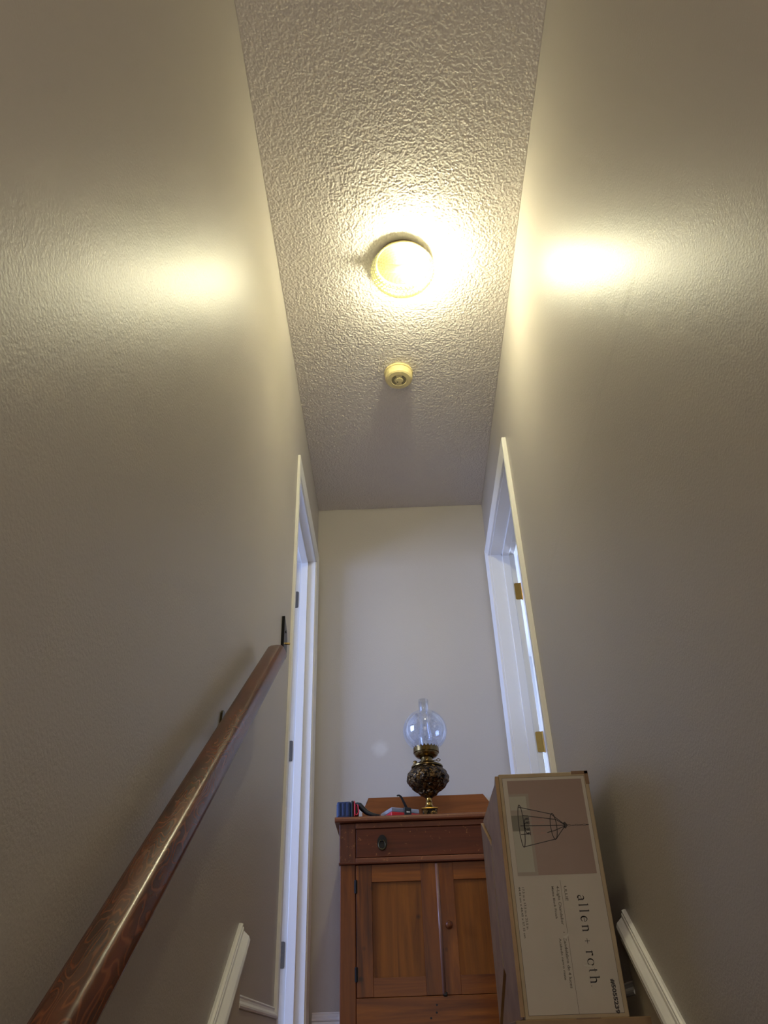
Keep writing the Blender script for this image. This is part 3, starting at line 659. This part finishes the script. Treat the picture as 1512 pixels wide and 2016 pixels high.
boxo('strap_tag', (0.009, 0.023, -0.0675, -0.0655, 0.016, 0.021), M_tagw, st_, label='white printed tag')
path = [(0.012, -0.060, 0.034), (0.004, -0.064, 0.046), (-0.006, -0.068, 0.060), (-0.013, -0.070, 0.070), (-0.020, -0.070, 0.0755), (-0.027, -0.069, 0.0755), (-0.030, -0.069, 0.073)]
bm = bmesh.new(); A = None
for i, (x, y_, z_) in enumerate(path):
    wd = 0.0052-0.0028*i/6
    d = Vector(path[min(i+1, 6)])-Vector(path[max(i-1, 0)]); nrm = Vector((d.z, 0, -d.x)).normalized()
    c = Vector((x, y_, z_)); R_ = [bm.verts.new(c+nrm*wd*sx+Vector((0, sy*0.004, 0))) for sx, sy in ((-1, -0.3), (1, -0.3), (1, 0.3), (-1, 0.3))]
    if A:
        for k in range(4): l_ = (k+1) % 4; bm.faces.new((A[k], A[l_], R_[l_], R_[k]))
    else: bm.faces.new(R_)
    A = R_
bm.faces.new(A); fin('strap_tail', bm, M_blackpl, og, label='curled black strap end')

# ------------------------------------------------------------------ cartons
def paper(name, c1, c2, rough=0.55, sc=12):
    q = N(name); v = q.coord(); q.l(q.ramp(q.noise(v, sc, 4, 0.6), [(0.3, c1), (0.7, c2)]), q.b.inputs['Base Color']); q.set(Roughness=rough); q.bump(q.noise(v, 14, 2), 0.2, 0.003); return q.m
M_card = paper('printed_carton_board', srgb(166, 146, 114), srgb(180, 160, 126))
M_side = paper('carton_side_board', srgb(148, 114, 72), srgb(174, 140, 94), 0.5)
M_kraft = paper('kraft_board', srgb(142, 112, 76), srgb(156, 126, 88))
M_label = paper('pale_print', srgb(184, 174, 158), srgb(190, 180, 163), 0.5)
M_photo = paper('taupe_picture_print', srgb(142, 118, 104), srgb(150, 126, 112), 0.45, 5)
M_photo2 = plain('pale_door_print', srgb(166, 160, 142), 0.45); M_photo3 = plain('pale_door_edge_print', srgb(150, 138, 122), 0.45); M_photo4 = plain('grey_print', srgb(112, 106, 86), 0.45)
M_ink = plain('dark_ink', srgb(44, 34, 30), 0.5); M_ink2 = plain('grey_ink', srgb(92, 82, 70), 0.5); M_bulbp = plain('candle_tube_print', srgb(158, 124, 110), 0.45)
M_tape = paper('brown_tape', srgb(122, 92, 66), srgb(136, 106, 78), 0.3); M_scuff = plain('torn_paper_white', srgb(196, 190, 176), 0.8)

kb_ = thing('flat_carton', 'flat brown cardboard carton on the landing under the chandelier carton', 'cardboard box', (0.365, 2.18, 0))
boxo('carton_body', (-0.145, 0.139, -0.268, 0.30, 0.0, 0.034), M_kraft, kb_, 0.002)
boxo('tape', (-0.02, 0.03, -0.269, 0.301, 0.0335, 0.0345), M_tape, kb_)

bx_ = thing('chandelier_carton', 'tall upright chandelier carton with picture label standing against the right wall', 'cardboard box', (0.355, 2.185, 0.0345), rot=(0, 0, 0))
X0, X1, Y0b, Y1b, Z0b, Z1b = 0.2455, 0.4635, 1.950, 2.415, 0.0345, 0.5425
O = Vector((0.355, 2.185, 0.0345))
def bl(x, y_, z_): return (x-O.x, y_-O.y, z_-O.z)
def bbox(x0, x1, y0, y1, z0, z1, bev=0, bm=None):
    a, b = bl(x0, y0, z0), bl(x1, y1, z1); return box(bm or bmesh.new(), a[0], b[0], a[1], b[1], a[2], b[2], bev)
fin('carton_body', bbox(X0, X1, Y0b, Y1b, Z0b, Z1b, 0.002), M_card, bx_)
# left side: end flaps, front/back pair over the tucked triangles
yA, zT, zB_ = Y0b+0.235, Z1b-0.115, Z0b+0.115
poly = [(Y0b+0.002, Z0b+0.006), (Y0b+0.002, Z1b-0.004), (yA, zT), (Y1b-0.004, Z1b-0.006), (Y1b-0.004, Z0b+0.006), (yA, zB_)]
fin('side_flap', prism(poly, lambda p, q_, t: bl(t, p, q_), X0-0.0090, X0-0.0005), M_side, bx_)
tri = [(Y0b+0.010, Z1b-0.003), (Y1b-0.012, Z1b-0.004), (yA+0.004, zT+0.008)]
fin('tucked_flap', prism(tri, lambda p, q_, t: bl(t, p, q_), X0-0.003, X0), M_side, bx_)
tri = [(Y0b+0.010, Z0b+0.003), (Y1b-0.012, Z0b+0.004), (yA+0.002, zB_-0.008)]
fin('tucked_flap', prism(tri, lambda p, q_, t: bl(t, p, q_), X0-0.003, X0), M_side, bx_)
# seam creases on the flap
bm = bmesh.new()
tube([bl(X0-0.0093, yA, zT-0.002), bl(X0-0.0093, yA+0.012, 0.30), bl(X0-0.0093, yA, zB_+0.002)], 0.0012, 6, bm)
fin('flap_crease', bm, M_card, bx_)
# front print: stacked flat prints on the face
def face(name, x0, x1, z0, z1, mat, lift, parent=bx_):
    a, b = bl(x0, Y0b, z0), bl(x1, Y0b, z1); return boxo(name, (a[0], b[0], a[1]-lift, a[1]+0.0005, a[2], b[2]), mat, parent)
lab = bpy.data.objects.new('printed_label', None); COL.objects.link(lab); lab.parent = bx_
face('label_border', X0+0.0075, X1-0.0095, Z0b+0.0075, Z1b-0.0095, M_ink2, 0.0003, lab)
face('label_ground', X0+0.0083, X1-0.0103, Z0b+0.0083, Z1b-0.0103, M_label, 0.0005, lab)
pic = face('picture', 0.2645, 0.4455, 0.3115, 0.5255, M_photo, 0.0007, lab)
bm = bmesh.new()
# line art helpers on the face; all in (x, z) of the face
def flat(bm, pts, lift):
    vs = [bm.verts.new(bl(x, Y0b-lift, z_)) for x, z_ in pts]; f_ = bm.faces.new(vs)
    return f_
def line(bm, pts, wdt, lift=0.0011):
    for (xa, za), (xb, zb2) in zip(pts, pts[1:]):
        d = Vector((xb-xa, zb2-za)); 
        if d.length < 1e-7: continue
        n_ = Vector((-d.y, d.x)).normalized()*wdt/2; e = d.normalized()*wdt*0.25
        flat(bm, [(xa-e.x+n_.x, za-e.y+n_.y), (xb+e.x+n_.x, zb2+e.y+n_.y), (xb+e.x-n_.x, zb2+e.y-n_.y), (xa-e.x-n_.x, za-e.y-n_.y)], lift)
def R4(x0, x1, z0, z1): return [(x0, z0), (x1, z0), (x1, z1), (x0, z1)]
bm = bmesh.new(); flat(bm, R4(0.2647, 0.312, 0.3118, 0.494), 0.0008); fin('picture_door_edge', bm, M_photo3, lab)
bm = bmesh.new(); flat(bm, R4(0.2650, 0.3050, 0.3190, 0.4080), 0.0009); fin('picture_door_panel', bm, M_photo2, lab)
bm = bmesh.new(); flat(bm, R4(0.2650, 0.3050, 0.4560, 0.4880), 0.0009); fin('picture_door_panel', bm, M_photo2, lab)
bm = bmesh.new(); flat(bm, R4(0.2650, 0.3050, 0.4090, 0.4440), 0.0009); fin('picture_gap', bm, M_photo4, lab)
# chandelier drawing
bm = bmesh.new(); W_ = 0.0018
def ell(cx_, cz, rx, rz, rot=0, n_=36): return [(cx_+rx*math.cos(a)*math.cos(rot)-rz*math.sin(a)*math.sin(rot), cz+rx*math.cos(a)*math.sin(rot)+rz*math.sin(a)*math.cos(rot)) for a in [2*math.pi*k/n_ for k in range(n_+1)]]
line(bm, ell(0.2868, 0.4205, 0.0062, 0.0475), W_); line(bm, ell(0.3625, 0.4170, 0.0072, 0.0290), W_)
line(bm, [(0.2855, 0.4630), (0.3595, 0.4450), (0.3885, 0.4205)], W_); line(bm, [(0.2860, 0.3735), (0.3640, 0.3885), (0.3885, 0.4160)], W_)
line(bm, [(0.2915, 0.4440), (0.3700, 0.4320), (0.3885, 0.4195)], W_); line(bm, [(0.2850, 0.4205), (0.3885, 0.4185)], W_*1.2); line(bm, [(0.3460, 0.4035), (0.3640, 0.4075), (0.3885, 0.4165)], W_)
line(bm, [(0.2835, 0.4010), (0.3010, 0.4020)], W_)
flat(bm, [(0.3850, 0.4240), (0.3905, 0.4260), (0.3960, 0.4190), (0.3905, 0.4110), (0.3850, 0.4130), (0.3890, 0.4185)], 0.0011)
for k in range(5):
    cx_ = 0.3990+k*0.0090; line(bm, ell(cx_, 0.4178, 0.0042, 0.0016 if k % 2 == 0 else 0.0004, n_=14), 0.0008)
line(bm, [(0.4400, 0.4178), (0.4453, 0.4178)], W_)
for zc in (0.4360, 0.4270, 0.4120, 0.4030):
    flat(bm, R4(0.2990, 0.3040, zc-0.0024, zc+0.0024), 0.0011); line(bm, [(0.3055, zc-0.0036), (0.3055, zc+0.0036)], W_)
    line(bm, [(0.2935+0.0055*(1-math.cos(a)), 0.4195+(zc-0.4195)*math.sin(a)) for a in [math.pi/2*k/8 for k in range(9)]], W_)
fin('picture_chandelier', bm, M_ink, lab)
bm = bmesh.new()
for zc in (0.4360, 0.4270, 0.4120, 0.4030):
    for dz in (-0.0022, 0.0, 0.0022): line(bm, [(0.3070, zc+dz), (0.3360, zc+dz)], 0.0006, 0.0010)
    flat(bm, R4(0.330, 0.342, zc-0.0018, zc+0.0018), 0.0010)
fin('picture_candles', bm, M_bulbp, lab)
bm = bmesh.new(); line(bm, [(0.3590, 0.3000), (0.3590, 0.0430)], 0.0007, 0.0008); fin('label_rule', bm, M_ink2, lab)
# small print, turned a quarter clockwise
def printed(txt, x, z_, size, mat, length=None, bold=0.0, shear=0.0, name='small_print'):
    cu = bpy.data.curves.new('f', 'FONT'); cu.body = txt; cu.size = size; cu.offset = bold+0.00012; cu.shear = shear; cu.resolution_u = 3
    ob = bpy.data.objects.new('f', cu); COL.objects.link(ob)
    dg = bpy.context.evaluated_depsgraph_get(); me = bpy.data.meshes.new_from_object(ob.evaluated_get(dg))
    bpy.data.objects.remove(ob); bpy.data.curves.remove(cu)
    mx_ = max(v_.co.x for v_ in me.vertices); k = (length/mx_) if length else 1.0
    for v_ in me.vertices: v_.co = Vector(bl(x+v_.co.y, Y0b-0.0008, z_-v_.co.x*k))
    me.materials.clear()
    return link(name, me, mat, lab)
printed('ULLIE', 0.3655, 0.2880, 0.0085, M_ink2, 0.031)
printed('4-Light Chandelier', 0.3485, 0.2880, 0.0085, M_ink2, 0.079)
printed('Matte Black Finish', 0.3375, 0.2880, 0.0066, M_ink2, 0.066)
printed('Candelabro de 4 luces', 0.3485, 0.1850, 0.0085, M_ink2, 0.096)
printed('Acabado negro mate', 0.3385, 0.1830, 0.0066, M_ink2, 0.079)
printed('\u2022', 0.3485, 0.1960, 0.0085, M_ink2)
printed('17.5 in x 17.5 in x 22.5 in', 0.2705, 0.2890, 0.0068, M_ink2, 0.086)
printed('44.45 cm x 44.45 x 57.15 cm', 0.2625, 0.2890, 0.0062, M_ink2, 0.103)
printed('#5055239', 0.4362, 0.1030, 0.0112, M_ink, 0.062, 0.0004, name='item_number')
# brand lettering, high contrast serif drawn stroke by stroke; g(x along, y up)
bm = bmesh.new(); gx0, gz0 = 0.2675, 0.3930; XH, AS = 0.0135, 0.0205; TH, TN = 0.0026, 0.0008
def g(x, y_): return (gz0+y_, gx0-x)
def gl(pts, w_): line(bm, [g(*p) for p in pts], w_, 0.0008)
def stem(x, h, foot=True, top=True):
    gl([(x, 0), (x, h)], TH)
    if foot: gl([(x-0.0022, 0.0003), (x+0.0022, 0.0003)], TN)
    if top: gl([(x-0.0026, h-0.0012), (x, h)], TN*1.3)
def arc(cx_, cy_, rx, ry, a0, a1, w0, w1, n_=14):
    P_ = [(cx_+rx*math.cos(math.radians(a0+(a1-a0)*k/n_)), cy_+ry*math.sin(math.radians(a0+(a1-a0)*k/n_))) for k in range(n_+1)]
    for k in range(n_): gl(P_[k:k+2], w0+(w1-w0)*(k+0.5)/n_)
# a
arc(0.0045, 0.0100, 0.0040, 0.0034, 160, 20, TN, TH); gl([(0.0085, 0.0108), (0.0085, 0.0015)], TH); gl([(0.0085, 0.0008), (0.0110, 0.0006)], TN*1.4)
arc(0.0042, 0.0038, 0.0038, 0.0035, 70, 290, TN, TH); gl([(0.0050, 0.0073), (0.0085, 0.0085)], TN); gl([(0.0050, 0.0005), (0.0085, 0.0028)], TN)
stem(0.0200, AS); stem(0.0320, AS)
# e
arc(0.0480, 0.0068, 0.0050, 0.0067, 0, 200, TN, TH); arc(0.0480, 0.0068, 0.0050, 0.0067, 200, 330, TH, TN); gl([(0.0430, 0.0072), (0.0530, 0.0072)], TN*1.5)
# n
stem(0.0625, XH); arc(0.0665, 0.0095, 0.0040, 0.0038, 170, 10, TN, TH); gl([(0.0705, 0.0100), (0.0705, 0)], TH); gl([(0.0683, 0.0003), (0.0727, 0.0003)], TN)
# +
gl([(0.0860, 0.0065), (0.0960, 0.0065)], TN*1.3); gl([(0.0910, 0.0015), (0.0910, 0.0115)], TN*1.3)
# r
stem(0.1120, XH); arc(0.1160, 0.0095, 0.0040, 0.0037, 170, 50, TN, TH); arc(0.1182, 0.0120, 0.0008, 0.0008, 0, 360, TN, TN)
# o
arc(0.1315, 0.0067, 0.0060, 0.0067, 90, 180, TN, TH); arc(0.1315, 0.0067, 0.0060, 0.0067, 180, 270, TH, TN); arc(0.1315, 0.0067, 0.0060, 0.0067, 270, 360, TN, TH); arc(0.1315, 0.0067, 0.0060, 0.0067, 0, 90, TH, TN)
# t
gl([(0.1465, 0.0172), (0.1465, 0.0022)], TH); gl([(0.1432, XH-0.0008), (0.1505, XH-0.0008)], TN); arc(0.1487, 0.0025, 0.0022, 0.0022, 190, 300, TN*1.5, TN)
# h
stem(0.1600, AS); arc(0.1642, 0.0095, 0.0042, 0.0038, 170, 10, TN, TH); gl([(0.1684, 0.0100), (0.1684, 0)], TH); gl([(0.1662, 0.0003), (0.1706, 0.0003)], TN)
arc(0.1755, 0.0008, 0.0004, 0.0004, 0, 360, TN, TN, 8)
fin('brand_lettering', bm, M_ink, lab)
bm = bmesh.new()
flat(bm, [(0.3600, 0.1930), (0.3560, 0.1890), (0.3475, 0.1860), (0.3520, 0.1815), (0.3585, 0.1860), (0.3605, 0.1905)], 0.0014)
fin('torn_scuff', bm, M_scuff, bx_); bm = bmesh.new()
flat(bm, [(0.3830, 0.1300), (0.3930, 0.1320), (0.4020, 0.1300), (0.4010, 0.1260), (0.3920, 0.1275)], 0.0014)
fin('torn_scuff', bm, M_scuff, bx_)
bm = bbox(0.424, X1+0.001, Y0b-0.0012, Y0b+0.03, Z1b-0.006, Z1b+0.0016, 0.0005); bbox(X1-0.008, X1+0.0012, Y0b-0.0012, Y0b+0.03, Z1b-0.030, Z1b+0.0014, 0.0005, bm)
fin('tape', bm, M_tape, bx_)
